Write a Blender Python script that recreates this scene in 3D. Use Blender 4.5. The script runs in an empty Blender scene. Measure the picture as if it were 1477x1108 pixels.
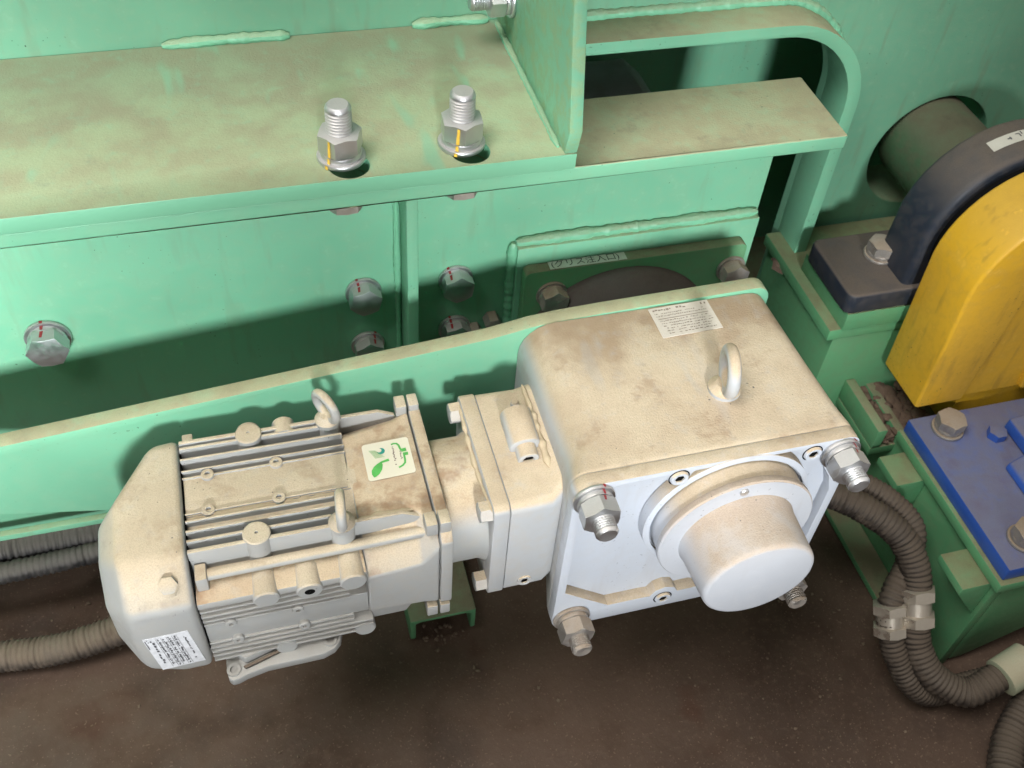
import bpy, bmesh, math, random
from mathutils import Matrix, Vector, Euler
random.seed(7)
PI = math.pi
SC = bpy.context.scene
COL = SC.collection

# ------------------------------------------------------------------ camera, world, lamps, exposure
cam_d = bpy.data.cameras.new('camera'); cam = bpy.data.objects.new('camera', cam_d); COL.objects.link(cam)
Rr = ((0.96291, -0.26265, 0.061805), (-0.156278, -0.729603, -0.665775), (0.219959, 0.631423, -0.743588))
Cc = (-0.263248, -0.340334, 0.519961)
m = Matrix.Identity(4)
for i in range(3):
    m[i][0] = Rr[0][i]; m[i][1] = -Rr[1][i]; m[i][2] = -Rr[2][i]; m[i][3] = Cc[i]
cam.matrix_world = m
cam_d.sensor_width = 36; cam_d.lens = 36 * 1500 / 1477; cam_d.clip_start = 0.01; cam_d.clip_end = 50
cam_d.dof.use_dof = True; cam_d.dof.focus_distance = 0.68; cam_d.dof.aperture_fstop = 16.0
SC.camera = cam

w = bpy.data.worlds.new('World'); SC.world = w; w.use_nodes = True
bg = w.node_tree.nodes['Background']; bg.inputs[0].default_value = (1.0, 0.955, 0.87, 1); bg.inputs[1].default_value = 0.235

def area(name, loc, target, size, power, color, size_y=None):
    d = bpy.data.lights.new(name, 'AREA'); d.energy = power; d.color = color
    d.shape = 'RECTANGLE'; d.size = size; d.size_y = size_y or size
    o = bpy.data.objects.new(name, d); COL.objects.link(o)
    o.location = loc
    o.rotation_euler = (Vector(target) - Vector(loc)).to_track_quat('-Z', 'Y').to_euler()
    return o
k = area('doorway_light', (-0.62, -1.9, 0.72), (-0.595, 0.25, 0.00), 0.26, 1.9, (0.96, 1.0, 1.02), 0.28)
k.data.spread = math.radians(20.5)
k = area('second_beam_light', (-0.36, -1.9, 0.72), (0.03, 0.20, 0.00), 0.26, 0.98, (0.96, 1.0, 1.02), 0.28)  # added lamp: the two narrow beams leave a dim band like a cast shadow
k.data.spread = math.radians(19.6)
area('roof_light', (-1.25, -0.35, 2.5), (-0.1, 0.15, 0.0), 1.2, 70, (1.0, 0.985, 0.95))

vs = SC.view_settings
vs.view_transform = 'Standard'; vs.look = 'None'; vs.gamma = 1; vs.exposure = 0.0
SC.render.engine = 'CYCLES'
SC.cycles.max_bounces = 6; SC.cycles.diffuse_bounces = 4; SC.cycles.glossy_bounces = 3

# ------------------------------------------------------------------ materials
MATS = {}
def newmat(name):
    mt = bpy.data.materials.new(name); mt.use_nodes = True
    nt = mt.node_tree; b = nt.nodes['Principled BSDF']
    MATS[name] = mt
    return mt, nt, b
def N(nt, t, **kw):
    n = nt.nodes.new(t)
    for k, v in kw.items():
        if k == 'inp':
            for kk, vv in v.items(): n.inputs[kk].default_value = vv
        else: setattr(n, k, v)
    return n
def noise(nt, vec, scale, detail=4, rough=0.6, dist=0.0):
    n = N(nt, 'ShaderNodeTexNoise', inp={'Scale': scale, 'Detail': detail, 'Roughness': rough, 'Distortion': dist})
    nt.links.new(vec, n.inputs['Vector']); return n.outputs['Fac']
def ramp(nt, fac, a, b, smooth=True, to0=0.0, to1=1.0):
    n = N(nt, 'ShaderNodeMapRange', interpolation_type='SMOOTHSTEP' if smooth else 'LINEAR')
    n.inputs['From Min'].default_value = a; n.inputs['From Max'].default_value = b
    n.inputs['To Min'].default_value = to0; n.inputs['To Max'].default_value = to1
    nt.links.new(fac, n.inputs['Value']); return n.outputs['Result']
def mth(nt, op, a, b):
    n = N(nt, 'ShaderNodeMath', operation=op, use_clamp=(op != 'SUBTRACT'))
    for i, v in enumerate((a, b)):
        if isinstance(v, (int, float)): n.inputs[i].default_value = v
        else: nt.links.new(v, n.inputs[i])
    return n.outputs[0]
def mixc(nt, fac, a, b):
    n = N(nt, 'ShaderNodeMix', data_type='RGBA')
    if isinstance(fac, (int, float)): n.inputs[0].default_value = fac
    else: nt.links.new(fac, n.inputs[0])
    for i, v in ((6, a), (7, b)):
        if isinstance(v, tuple): n.inputs[i].default_value = (*v, 1)
        else: nt.links.new(v, n.inputs[i])
    return n.outputs[2]

def paint(name, base, rough=0.4, dust=0.9, dcol=(0.50, 0.405, 0.285), dcol2=(0.33, 0.235, 0.15), side=0.0, lo=0.25, hi=0.8,
          metal=0.0, streak=0.0, grain=0.6, rust=0.0, patch=0.3, speck=0.0, spec=0.5, blotch=0.08, bumpk=1.0, floor_=0.62, grime=None, wipe=0.0, brown=0.6):
    """Paint under settled dust: dust lies where faces look up, thinned by patches; brown grime gathers in clouds."""
    mt, nt, b = newmat(name)
    L = nt.links
    geo = N(nt, 'ShaderNodeNewGeometry'); pos = geo.outputs['Position']
    sx = N(nt, 'ShaderNodeSeparateXYZ'); L.new(geo.outputs['Normal'], sx.inputs[0])
    up = ramp(nt, sx.outputs['Z'], lo, hi)
    n1 = noise(nt, pos, 24, 3, 0.62); n2 = noise(nt, pos, 110, 2, 0.65); n3 = noise(nt, pos, 1250, 0, 0.5)
    cov = ramp(nt, n1, 0.30, 0.30 + max(patch, 0.02), to0=floor_, to1=1.0)
    cov = mth(nt, 'MULTIPLY', cov, ramp(nt, n2, 0.15, 0.5, to0=0.75, to1=1.0))
    if wipe > 0:   # rubbed streaks where hands and tools brushed the dust off
        wv = N(nt, 'ShaderNodeMapping'); wv.inputs['Rotation'].default_value = (0, 0, 0.5); wv.inputs['Scale'].default_value = (1.0, 0.30, 1.0); L.new(pos, wv.inputs['Vector'])
        cov = mth(nt, 'MULTIPLY', cov, ramp(nt, noise(nt, wv.outputs[0], 42, 2, 0.55), 0.60, 0.72, to0=1.0, to1=1.0 - wipe))
    fac = mth(nt, 'MULTIPLY', mth(nt, 'MULTIPLY', up, cov), dust)
    if side > 0:
        sd = mth(nt, 'MULTIPLY', ramp(nt, n2, 0.38, 0.68), side)
        fac = mth(nt, 'MAXIMUM', fac, sd)
    # paint tint
    tint = ramp(nt, noise(nt, pos, 9, 1, 0.5), 0.3, 0.7, to0=1 - blotch, to1=1 + blotch)
    bc = N(nt, 'ShaderNodeVectorMath', operation='SCALE'); bc.inputs[0].default_value = base; L.new(tint, bc.inputs['Scale'])
    col = bc.outputs[0]
    dc = mixc(nt, ramp(nt, n1, 0.35, 0.7), dcol, tuple(0.5 * (dcol[i] * 1.1 + dcol2[i] * .9) for i in range(3)))
    dc = mixc(nt, mth(nt, 'MULTIPLY', ramp(nt, noise(nt, pos, 38, 4, 0.72), 0.54 - (brown - .6) * .22, 0.74 - (brown - .6) * .2), brown), dc, dcol2)
    dc = mixc(nt, ramp(nt, n3, 0.35, 0.75, to0=0.0, to1=grain * .5), dc, tuple(c * 0.55 for c in dcol))
    if grime:      # older brown dust heaped towards one side (the corner by the wall), feathered by noise
        sp_ = N(nt, 'ShaderNodeSeparateXYZ'); L.new(pos, sp_.inputs[0])
        wob = mth(nt, 'ADD', sp_.outputs[grime[0]], ramp(nt, n1, 0.25, 0.75, to0=0.0, to1=grime[3]))
        dc = mixc(nt, ramp(nt, wob, grime[1], grime[2], to1=grime[4]), dc, dcol2)
    col = mixc(nt, fac, col, dc)
    if streak > 0:  # runs and rub marks down upright faces, paler scuffs
        vm = N(nt, 'ShaderNodeVectorMath', operation='MULTIPLY'); L.new(pos, vm.inputs[0]); vm.inputs[1].default_value = (1.0, 1.0, 0.16)
        st_ = noise(nt, vm.outputs[0], 85, 2, 0.6)
        col = mixc(nt, mth(nt, 'MULTIPLY', ramp(nt, st_, 0.56, 0.74), streak), col, tuple(0.75 * c for c in dcol2))
        col = mixc(nt, mth(nt, 'MULTIPLY', ramp(nt, n2, 0.62, 0.72), streak * .8), col, tuple(min(1, 1.25 * c + .04) for c in base))
    if rust > 0:
        rf = mth(nt, 'MULTIPLY', ramp(nt, noise(nt, pos, 60, 3, 0.7), 0.55, 0.68), rust)
        col = mixc(nt, rf, col, (0.13, 0.065, 0.035))
    if speck > 0:
        sp = ramp(nt, noise(nt, pos, 420, 1, 0.4), 0.735, 0.76)
        sp = mth(nt, 'MULTIPLY', sp, ramp(nt, noise(nt, pos, 14, 2), 0.5, 0.62, to0=0.0, to1=speck))
        col = mixc(nt, sp, col, (base[0] * .2, base[1] * .2, base[2] * .2))
    L.new(col, b.inputs['Base Color'])
    rr = ramp(nt, n2, 0.3, 0.7, to0=rough * 0.85, to1=rough * 1.2)
    rg = N(nt, 'ShaderNodeMix', data_type='FLOAT'); L.new(fac, rg.inputs[0]); L.new(rr, rg.inputs[2]); rg.inputs[3].default_value = 0.95
    L.new(rg.outputs[0], b.inputs['Roughness'])
    if metal > 0:
        mm = N(nt, 'ShaderNodeMix', data_type='FLOAT'); L.new(fac, mm.inputs[0]); mm.inputs[2].default_value = metal; mm.inputs[3].default_value = 0
        L.new(mm.outputs[0], b.inputs['Metallic'])
    b.inputs['Specular IOR Level'].default_value = spec
    # relief: dust grain where dust lies, faint orange peel elsewhere
    n4 = noise(nt, pos, 620, 2, 0.7)
    bp = N(nt, 'ShaderNodeBump', inp={'Distance': 0.0016}); L.new(n4, bp.inputs['Height'])
    L.new(mth(nt, 'ADD', mth(nt, 'MULTIPLY', fac, 0.30 * bumpk), 0.02 * bumpk), bp.inputs['Strength']); L.new(bp.outputs[0], b.inputs['Normal'])
    return mt
def plain(name, col, rough=0.5, metal=0.0, spec=0.5):
    mt, nt, b = newmat(name)
    geo = N(nt, 'ShaderNodeNewGeometry')
    f = ramp(nt, noise(nt, geo.outputs['Position'], 180, 3), 0.3, 0.7)
    nt.links.new(mixc(nt, f, tuple(c * 0.88 for c in col), tuple(min(1, c * 1.08) for c in col)), b.inputs['Base Color'])
    b.inputs['Roughness'].default_value = rough; b.inputs['Metallic'].default_value = metal; b.inputs['Specular IOR Level'].default_value = spec
    return mt

GREEN = (0.162, 0.418, 0.265)
M_green = paint('green_paint', GREEN, 0.42, 0.62, dcol=(0.42, 0.37, 0.20), dcol2=(0.25, 0.18, 0.11), patch=0.4, speck=0.9, grain=0.35, side=0.07, streak=0.16)
M_gusset = paint('green_paint_filmed', GREEN, 0.45, 0.8, dcol=(0.36, 0.40, 0.17), dcol2=(0.25, 0.26, 0.12), side=0.45, patch=0.4)
M_wall = paint('green_paint_wall', (0.150, 0.365, 0.235), 0.45, 0.62, dcol=(0.42, 0.37, 0.20), dcol2=(0.25, 0.18, 0.11), patch=0.4, speck=0.9, side=0.07, streak=0.2)
M_dust = paint('loose_dust', (0.50, 0.40, 0.27), 0.95, 0.6, dcol=(0.60, 0.49, 0.34), dcol2=(0.30, 0.19, 0.11), side=0.4, bumpk=2.0, spec=0.1)
M_greenH = paint('green_paint_heavy_dust', GREEN, 0.42, 0.86, dcol=(0.40, 0.345, 0.20), dcol2=(0.24, 0.165, 0.105), patch=0.25, speck=0.6, grain=0.4, floor_=0.75, side=0.06)
M_plate = paint('green_paint_plate_dust', GREEN, 0.42, 0.80, dcol=(0.41, 0.365, 0.205), dcol2=(0.27, 0.20, 0.130), patch=0.40, floor_=0.80, grain=0.4, grime=('Y', 0.25, 0.37, 0.06, 0.85), wipe=0.55)
M_greenB = paint('green_paint_base', (0.110, 0.330, 0.160), 0.42, 0.85, dcol=(0.25, 0.215, 0.11), dcol2=(0.12, 0.085, 0.055), side=0.10, patch=0.3)
M_greyF = paint('grey_paint_sheltered', (0.36, 0.365, 0.36), 0.38, 0.30, side=0.10, lo=0.4, hi=0.9, patch=0.3, dcol=(0.50, 0.41, 0.29))
M_conR = paint('grimy_conduit_sheath', (0.028, 0.023, 0.020), 0.45, 0.8, dcol=(0.15, 0.112, 0.08), dcol2=(0.07, 0.05, 0.036), side=0.5, lo=0.0, patch=0.3)
M_greenD = paint('green_paint_grimy', (0.095, 0.27, 0.13), 0.45, 0.9, dcol=(0.26, 0.21, 0.13), dcol2=(0.13, 0.09, 0.06), side=0.12, patch=0.3)
M_weld = paint('green_paint_weld', (0.168, 0.44, 0.272), 0.40, 0.60, dcol=(0.32, 0.28, 0.17), patch=0.5, bumpk=2.5)
M_grey = paint('grey_paint', (0.41, 0.42, 0.43), 0.42, 0.97, side=0.14, lo=0.30, hi=0.75, patch=0.12, floor_=0.86, dcol=(0.60, 0.485, 0.34), dcol2=(0.40, 0.285, 0.18))
M_gbox = paint('grey_paint_gearbox', (0.41, 0.42, 0.43), 0.42, 0.97, side=0.14, lo=0.30, hi=0.75, patch=0.16, floor_=0.84, dcol=(0.63, 0.51, 0.36), dcol2=(0.37, 0.25, 0.155), grime=('Y', 0.115, 0.185, 0.06, 0.75), wipe=0.22, brown=0.68, speck=0.8)
M_greyS = paint('grey_paint_shoulder', (0.36, 0.365, 0.36), 0.40, 0.97, side=0.12, lo=0.35, hi=0.8, patch=0.12, floor_=0.86, dcol=(0.58, 0.465, 0.315), dcol2=(0.36, 0.225, 0.13), brown=0.95)
M_greyM = paint('grey_paint_motor', (0.36, 0.365, 0.36), 0.40, 0.97, side=0.10, lo=0.35, hi=0.8, patch=0.12, floor_=0.88, dcol=(0.585, 0.49, 0.35), dcol2=(0.40, 0.30, 0.195), brown=0.8, speck=0.7)
M_cover = paint('pale_blue_grey_paint', (0.47, 0.50, 0.555), 0.34, 0.97, side=0.05, lo=0.2, hi=0.7, dcol=(0.58, 0.47, 0.33), dcol2=(0.38, 0.27, 0.17), patch=0.1, floor_=.85, speck=0.35, streak=0.10)
M_cap = paint('white_plastic', (0.42, 0.435, 0.47), 0.42, 0.90, side=0.05, lo=-0.05, hi=0.60, speck=0.7, streak=0.12, dcol=(0.47, 0.37, 0.275), dcol2=(0.36, 0.26, 0.18), patch=0.2)
M_zinc = paint('zinc_plated_steel', (0.64, 0.65, 0.67), 0.33, 0.55, metal=0.95, side=0.03, dcol=(0.42, 0.35, 0.27), dcol2=(0.28, 0.21, 0.15), patch=0.5, bumpk=0.5)
M_zincd = paint('dusty_zinc_steel', (0.42, 0.40, 0.38), 0.42, 0.9, metal=0.8, side=0.42, dcol=(0.34, 0.26, 0.18), dcol2=(0.17, 0.11, 0.07), patch=0.3, rust=0.25)
M_navy = paint('navy_cast_iron', (0.024, 0.031, 0.046), 0.46, 0.85, dcol=(0.15, 0.115, 0.088), dcol2=(0.09, 0.07, 0.055), side=0.16, patch=0.3)
M_blue = paint('blue_paint', (0.030, 0.095, 0.400), 0.34, 0.70, dcol=(0.21, 0.195, 0.170), dcol2=(0.16, 0.11, 0.09), patch=0.25, lo=.4, rust=0.08)
M_yell = paint('yellow_paint', (0.80, 0.455, 0.030), 0.42, 0.35, dcol=(0.40, 0.27, 0.09), side=0.16, dcol2=(0.25, 0.14, 0.04), patch=0.4, speck=0.9, streak=0.30)
M_rubber = paint('black_conduit_sheath', (0.020, 0.020, 0.022), 0.38, 0.75, dcol=(0.17, 0.15, 0.125), dcol2=(0.09, 0.075, 0.06), side=0.22, lo=0.1, patch=0.4)
M_conduit = paint('dusty_conduit_sheath', (0.05, 0.042, 0.036), 0.5, 0.92, dcol=(0.24, 0.185, 0.135), dcol2=(0.115, 0.08, 0.055), side=0.55, lo=-0.1, hi=0.7, patch=0.3)
M_bear = paint('grimy_bearing_iron', (0.05, 0.045, 0.043), 0.5, 0.8, dcol=(0.12, 0.09, 0.075), dcol2=(0.07, 0.05, 0.04), side=0.3)
M_hub = paint('grimy_hub', (0.060, 0.115, 0.060), 0.5, 0.8, dcol=(0.13, 0.105, 0.065), dcol2=(0.07, 0.05, 0.035), side=0.4)
M_dirt = paint('packed_dirt', (0.10, 0.062, 0.042), 0.95, 0.6, dcol=(0.17, 0.115, 0.08), dcol2=(0.07, 0.042, 0.03), side=0.3, bumpk=2.5)
M_black = plain('hollow_shade_black', (0.004, 0.004, 0.004), 0.8, 0, 0.1)  # black painted as shade in sockets, holes and gaps; also the bearing ring
M_white = plain('white_label', (0.68, 0.69, 0.72), 0.4)
M_dlabel = paint('dusty_label', (0.62, 0.58, 0.52), 0.5, 0.42, dcol=(0.50, 0.41, 0.30), patch=0.4)
M_glabel = paint('grimy_label', (0.62, 0.60, 0.54), 0.5, 0.30, dcol=(0.30, 0.25, 0.18), side=0.2)
M_cream = paint('cream_sticker', (0.74, 0.70, 0.56), 0.45, 0.22, dcol=(0.60, 0.50, 0.36), patch=0.4)
M_ink = plain('dark_ink', (0.10, 0.10, 0.11), 0.6)
M_ink3 = plain('black_ink', (0.02, 0.02, 0.02), 0.6)
M_ink2 = plain('faded_ink', (0.24, 0.19, 0.15), 0.7)
M_leaf = plain('green_ink', (0.10, 0.42, 0.09), 0.5)
M_teal = plain('teal_ink', (0.03, 0.28, 0.22), 0.5)
M_ymark = plain('yellow_marker', (0.75, 0.48, 0.06), 0.6)
M_rmark = plain('red_marker', (0.35, 0.03, 0.035), 0.6)
M_coup = paint('pale_green_coupling', (0.36, 0.40, 0.28), 0.42, 0.6, side=0.2)
M_box = paint('lightened_grey_box', (0.62, 0.63, 0.68), 0.5, 0.5, dcol=(0.16, 0.15, 0.15))  # grey lightened so the box still shows in the dark opening

def floor_mat():
    mt, nt, b = newmat('dusty_concrete'); L = nt.links
    pos = N(nt, 'ShaderNodeNewGeometry').outputs['Position']
    n1 = noise(nt, pos, 4.5, 3, 0.55); n2 = noise(nt, pos, 26, 3, 0.6); n3 = noise(nt, pos, 150, 4, 0.75); n4 = noise(nt, pos, 520, 0)
    c = mixc(nt, ramp(nt, n1, 0.33, 0.67), (0.0577, 0.0326, 0.0210), (0.1107, 0.0675, 0.0451))
    c = mixc(nt, ramp(nt, noise(nt, pos, 9, 3, 0.5), 0.52, 0.72, to1=0.55), c, (0.0312, 0.0179, 0.0118))
    c = mixc(nt, ramp(nt, n2, 0.50, 0.75, to1=0.30), c, (0.0433, 0.0244, 0.0159))
    c = mixc(nt, ramp(nt, n3, 0.52, 0.66, to1=0.45), c, (0.1263, 0.0794, 0.0532))
    c = mixc(nt, ramp(nt, noise(nt, pos, 13, 2, 0.6), 0.60, 0.74, to1=0.5), c, (0.0902, 0.0392, 0.0236))
    c = mixc(nt, ramp(nt, n4, 0.74, 0.77, to1=0.7), c, (0.1805, 0.1197, 0.0819))
    L.new(c, b.inputs['Base Color'])
    L.new(ramp(nt, n2, 0.3, 0.7, to0=0.62, to1=0.92), b.inputs['Roughness'])
    h = mth(nt, 'ADD', mth(nt, 'MULTIPLY', n2, 0.6), mth(nt, 'MULTIPLY', n3, 0.4))
    bp = N(nt, 'ShaderNodeBump', inp={'Strength': 0.5, 'Distance': 0.003}); L.new(h, bp.inputs['Height']); L.new(bp.outputs[0], b.inputs['Normal'])
    return mt
M_floor = floor_mat()

# ------------------------------------------------------------------ mesh helpers
W = {}
class G:
    def __init__(s): s.bm = bmesh.new()
    def poly(s, vs_, faces):
        v = [s.bm.verts.new(p) for p in vs_]
        for f in faces:
            try: s.bm.faces.new([v[i] for i in f])
            except ValueError: pass
        return v
    def box(s, x0, x1, y0, y1, z0, z1):
        s.poly([(x, y, z) for z in (z0, z1) for y in (y0, y1) for x in (x0, x1)],
               [(0, 2, 3, 1), (4, 5, 7, 6), (0, 1, 5, 4), (2, 6, 7, 3), (0, 4, 6, 2), (1, 3, 7, 5)]); return s
    def prism(s, pts, axis, a0, a1):
        """pts: 2-D polygon; axis 'x' -> (y,z), 'y' -> (x,z), 'z' -> (x,y)"""
        def mk(p, a): return {'x': (a, p[0], p[1]), 'y': (p[0], a, p[1]), 'z': (p[0], p[1], a)}[axis]
        n = len(pts)
        v = [mk(p, a0) for p in pts] + [mk(p, a1) for p in pts]
        s.poly(v, [tuple(range(n)), tuple(range(2 * n - 1, n - 1, -1))] + [(i, i + n, (i + 1) % n + n, (i + 1) % n) for i in range(n)])
        return s
    def loft(s, secs, cap=True):
        n = len(secs[0]); allv = [s.bm.verts.new(p) for sec in secs for p in sec]
        for k in range(len(secs) - 1):
            for i in range(n):
                j = (i + 1) % n
                s.bm.faces.new((allv[k * n + i], allv[k * n + j], allv[(k + 1) * n + j], allv[(k + 1) * n + i]))
        if cap:
            s.bm.faces.new(allv[:n][::-1]); s.bm.faces.new(allv[-n:])
        return s
    def lathe(s, prof, mat=None, seg=32, cap=True):
        """prof: (r, h) along local Z, placed by matrix mat"""
        mat = mat or Matrix.Identity(4)
        secs = [[mat @ Vector((r * math.cos(2 * PI * i / seg), r * math.sin(2 * PI * i / seg), h)) for i in range(seg)] for r, h in prof]
        return s.loft(secs, cap)
    def cyl(s, p, axis, r, h, seg=24, r2=None):
        return s.lathe([(r, 0), (r2 if r2 is not None else r, h)], frame(p, axis), seg)
    def torus(s, p, axis, R, r, seg=28, sub=12, squash=1.0):
        M = frame(p, axis); vv = []
        for i in range(seg):
            a = 2 * PI * i / seg
            for j in range(sub):
                b = 2 * PI * j / sub
                vv.append(M @ Vector(((R + r * math.cos(b)) * math.cos(a), (R + r * math.cos(b)) * math.sin(a) * squash, r * math.sin(b))))
        s.poly(vv, [(i * sub + j, ((i + 1) % seg) * sub + j, ((i + 1) % seg) * sub + (j + 1) % sub, i * sub + (j + 1) % sub) for i in range(seg) for j in range(sub)])
        return s
    def hexa(s, M, af, h, z0=0.0, both=False):
        """hex nut or bolt head, across flats af, height h, chamfered top"""
        R = af / math.sqrt(3); secs = []
        def ring(rc, rm, zc, zm):
            o = []
            for i in range(12):
                a = PI * i / 6; r, z = (rc, zc) if i % 2 == 0 else (rm, zm)
                o.append(M @ Vector((r * math.cos(a), r * math.sin(a), z)))
            return o
        ap = af / 2; c = (R - ap) * 0.55
        if both: secs += [ring(ap * .95, ap * .95, z0, z0), ring(R, ap, z0 + c, z0)]
        else: secs += [ring(R, ap, z0, z0)]
        secs += [ring(R, ap, z0 + h - c, z0 + h - c * .1), ring(ap * .95, ap * .95, z0 + h, z0 + h)]
        return s.loft(secs)
    def thread(s, M, r, z0, z1, pitch=0.002, seg=20, tip=0.0015):
        prof = [(r * .9, z0)]; z = z0
        while z < z1 - tip - pitch:
            prof += [(r * .87, z + pitch * .08), (r, z + pitch * .45), (r, z + pitch * .62)]; z += pitch
        prof += [(r * .95, z1 - tip), (r * .78, z1)]
        return s.lathe(prof, M, seg)
    def done(s, bevel=0.0, seg=2, ang=32):
        bmesh.ops.recalc_face_normals(s.bm, faces=s.bm.faces[:])
        if bevel > 0:
            ed = [e for e in s.bm.edges if len(e.link_faces) == 2 and e.calc_face_angle(0) > math.radians(ang)]
            if ed: bmesh.ops.bevel(s.bm, geom=ed, offset=bevel, segments=seg, profile=0.5, affect='EDGES', clamp_overlap=True)
        return s
    def mesh(s, name, ang=35):
        me = bpy.data.meshes.new(name); s.bm.to_mesh(me); s.bm.free()
        me.polygons.foreach_set('use_smooth', [True] * len(me.polygons))
        me.set_sharp_from_angle(angle=math.radians(ang))
        return me
def frame(p, axis):
    """matrix at p whose local Z runs along axis"""
    q = Vector(axis).normalized().to_track_quat('Z', 'Y') if Vector(axis).normalized() != Vector((0, 0, 1)) else None
    R = q.to_matrix().to_4x4() if q else Matrix.Identity(4)
    return Matrix.Translation(p) @ R
def link(name, data, parent=None, Wm=None, mat=None):
    o = bpy.data.objects.new(name, data); COL.objects.link(o)
    Wm = Wm or Matrix.Identity(4)
    if parent: o.parent = parent; o.matrix_parent_inverse = W[parent.name].inverted()
    o.matrix_basis = Wm; W[o.name] = Wm
    if mat and data is not None and len(data.materials) == 0: data.materials.append(mat)
    return o
def part(name, g, mat, parent, bevel=0.0, seg=2, ang=32, sharp=35, label=None):
    o = link(name, g.done(bevel, seg, ang).mesh(name, sharp), parent, None, mat)
    if label: o['label'] = label
    return o
def thing(name, label, cat, loc, group=None):
    o = link(name, None, None, Matrix.Translation(loc)); o.empty_display_size = 0.02
    o['label'] = label; o['category'] = cat
    if group: o['group'] = group
    return o
def tag(o, label, cat, group=None):
    o['label'] = label; o['category'] = cat
    if group: o['group'] = group
    return o
def struct(o): o['kind'] = 'structure'; return o
def holed(outline, holes, axis, a0, a1):
    """flat plate with holes: 2-D curve filled and extruded, axis as in prism"""
    cu = bpy.data.curves.new('t', 'CURVE'); cu.dimensions = '2D'; cu.fill_mode = 'BOTH'; cu.extrude = abs(a1 - a0) / 2
    for pts in [outline] + holes:
        sp = cu.splines.new('POLY'); sp.points.add(len(pts) - 1); sp.use_cyclic_u = True
        for i, p in enumerate(pts): sp.points[i].co = (p[0], p[1], 0, 1)
    o = bpy.data.objects.new('t', cu); COL.objects.link(o)
    me = bpy.data.meshes.new_from_object(o.evaluated_get(bpy.context.evaluated_depsgraph_get()))
    bpy.data.objects.remove(o); bpy.data.curves.remove(cu)
    mid = (a0 + a1) / 2; g = G(); g.bm.from_mesh(me); bpy.data.meshes.remove(me)
    bmesh.ops.remove_doubles(g.bm, verts=g.bm.verts[:], dist=1e-6)
    for v in g.bm.verts:
        x, y, z = v.co
        v.co = {'x': (z + mid, x, y), 'y': (x, z + mid, y), 'z': (x, y, z + mid)}[axis]
    return g
def circ(cx, cy, r, n=28, a0=0): return [(cx + r * math.cos(a0 + 2 * PI * i / n), cy + r * math.sin(a0 + 2 * PI * i / n)) for i in range(n)]
def rrect(x0, x1, y0, y1, r, n=8):
    rs = r if isinstance(r, tuple) else (r,) * 4; o = []
    for (cx, cy, a, rr) in ((x1 - rs[0], y1 - rs[0], 0, rs[0]), (x0 + rs[1], y1 - rs[1], 90, rs[1]), (x0 + rs[2], y0 + rs[2], 180, rs[2]), (x1 - rs[3], y0 + rs[3], 270, rs[3])):
        for i in range(n + 1):
            t = math.radians(a + 90 * i / n); o.append((cx + rr * math.cos(t), cy + rr * math.sin(t)))
    return o
def smooth_path(pts, step=0.0012):
    P = [Vector(p) for p in pts]; P = [2 * P[0] - P[1]] + P + [2 * P[-1] - P[-2]]; out = []
    for k in range(1, len(P) - 2):
        for i in range(60):
            t = i / 60; a, b, c, d = P[k - 1:k + 3]
            out.append(0.5 * ((2 * b) + (c - a) * t + (2 * a - 5 * b + 4 * c - d) * t * t + (3 * b - a - 3 * c + d) * t ** 3))
    out.append(P[-2]); res = [out[0]]; acc = 0
    for a, b in zip(out, out[1:]):
        d = (b - a).length
        while acc + d >= step:
            a = a + (b - a) * ((step - acc) / d); d = (b - a).length; res.append(a.copy()); acc = 0
        acc += d
    return res
def sweep(g, path, rf, seg=14):
    up = Vector((0.3, 0.2, 1)); secs = []
    for i, p in enumerate(path):
        t = (path[min(i + 1, len(path) - 1)] - path[max(i - 1, 0)]).normalized()
        u = (up - t * up.dot(t)).normalized(); up = u; v = t.cross(u); r = rf(i)
        secs.append([p + (u * math.cos(2 * PI * k / seg) + v * math.sin(2 * PI * k / seg)) * r for k in range(seg)])
    return g.loft(secs)
def bead(g, pts, r=0.004, seg=10):
    """weld bead: lumpy ripple along a path"""
    path = smooth_path(pts, 0.0022); wob = [random.uniform(-1, 1) for _ in range(400)]; ph = random.random() * 9; n = len(path)
    return sweep(g, path, lambda i: r * (1 + 0.09 * math.sin(i * 1.7 + ph) + 0.22 * (wob[i // 5] * (1 - (i % 5) / 5) + wob[i // 5 + 1] * (i % 5) / 5) + 0.03 * random.uniform(-1, 1)) * min(1, 0.45 + min(i, n - 1 - i) * 0.3), seg)

# shared fastener meshes (local +Z points away from the clamped face)
def shared(name, g, mat, bevel=0.0): me = g.done(bevel).mesh(name); me.materials.append(mat); return me
I4 = Matrix.Identity(4)
def washer_g(ro, ri, h, z0=0.0):
    g = G(); g.lathe([(ri, z0), (ro * .97, z0), (ro, z0 + h * .3), (ro, z0 + h * .7), (ro * .97, z0 + h), (ri, z0 + h)], I4, 36, cap=False); return g
ME = {}
def fastener_set(tag_, mat):
    ME['head' + tag_] = shared('bolt_head', G().hexa(I4, 0.024, 0.010, 0.0065).lathe([(0.0080, -0.01), (0.0080, 0.007)], I4, 20), mat)
    ME['washer' + tag_] = shared('washer', washer_g(0.0150, 0.0082, 0.0028), mat)
    ME['spring' + tag_] = shared('spring_washer', washer_g(0.0128, 0.0082, 0.0036, 0.0029), mat)
    ME['nut' + tag_] = shared('nut', G().hexa(I4, 0.024, 0.0130, 0.0066, True), mat)
    ME['stud' + tag_] = shared('threaded_end', G().thread(I4, 0.0080, 0.0, 0.036), mat)
fastener_set('', M_zinc); fastener_set('d', M_zincd)
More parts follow.
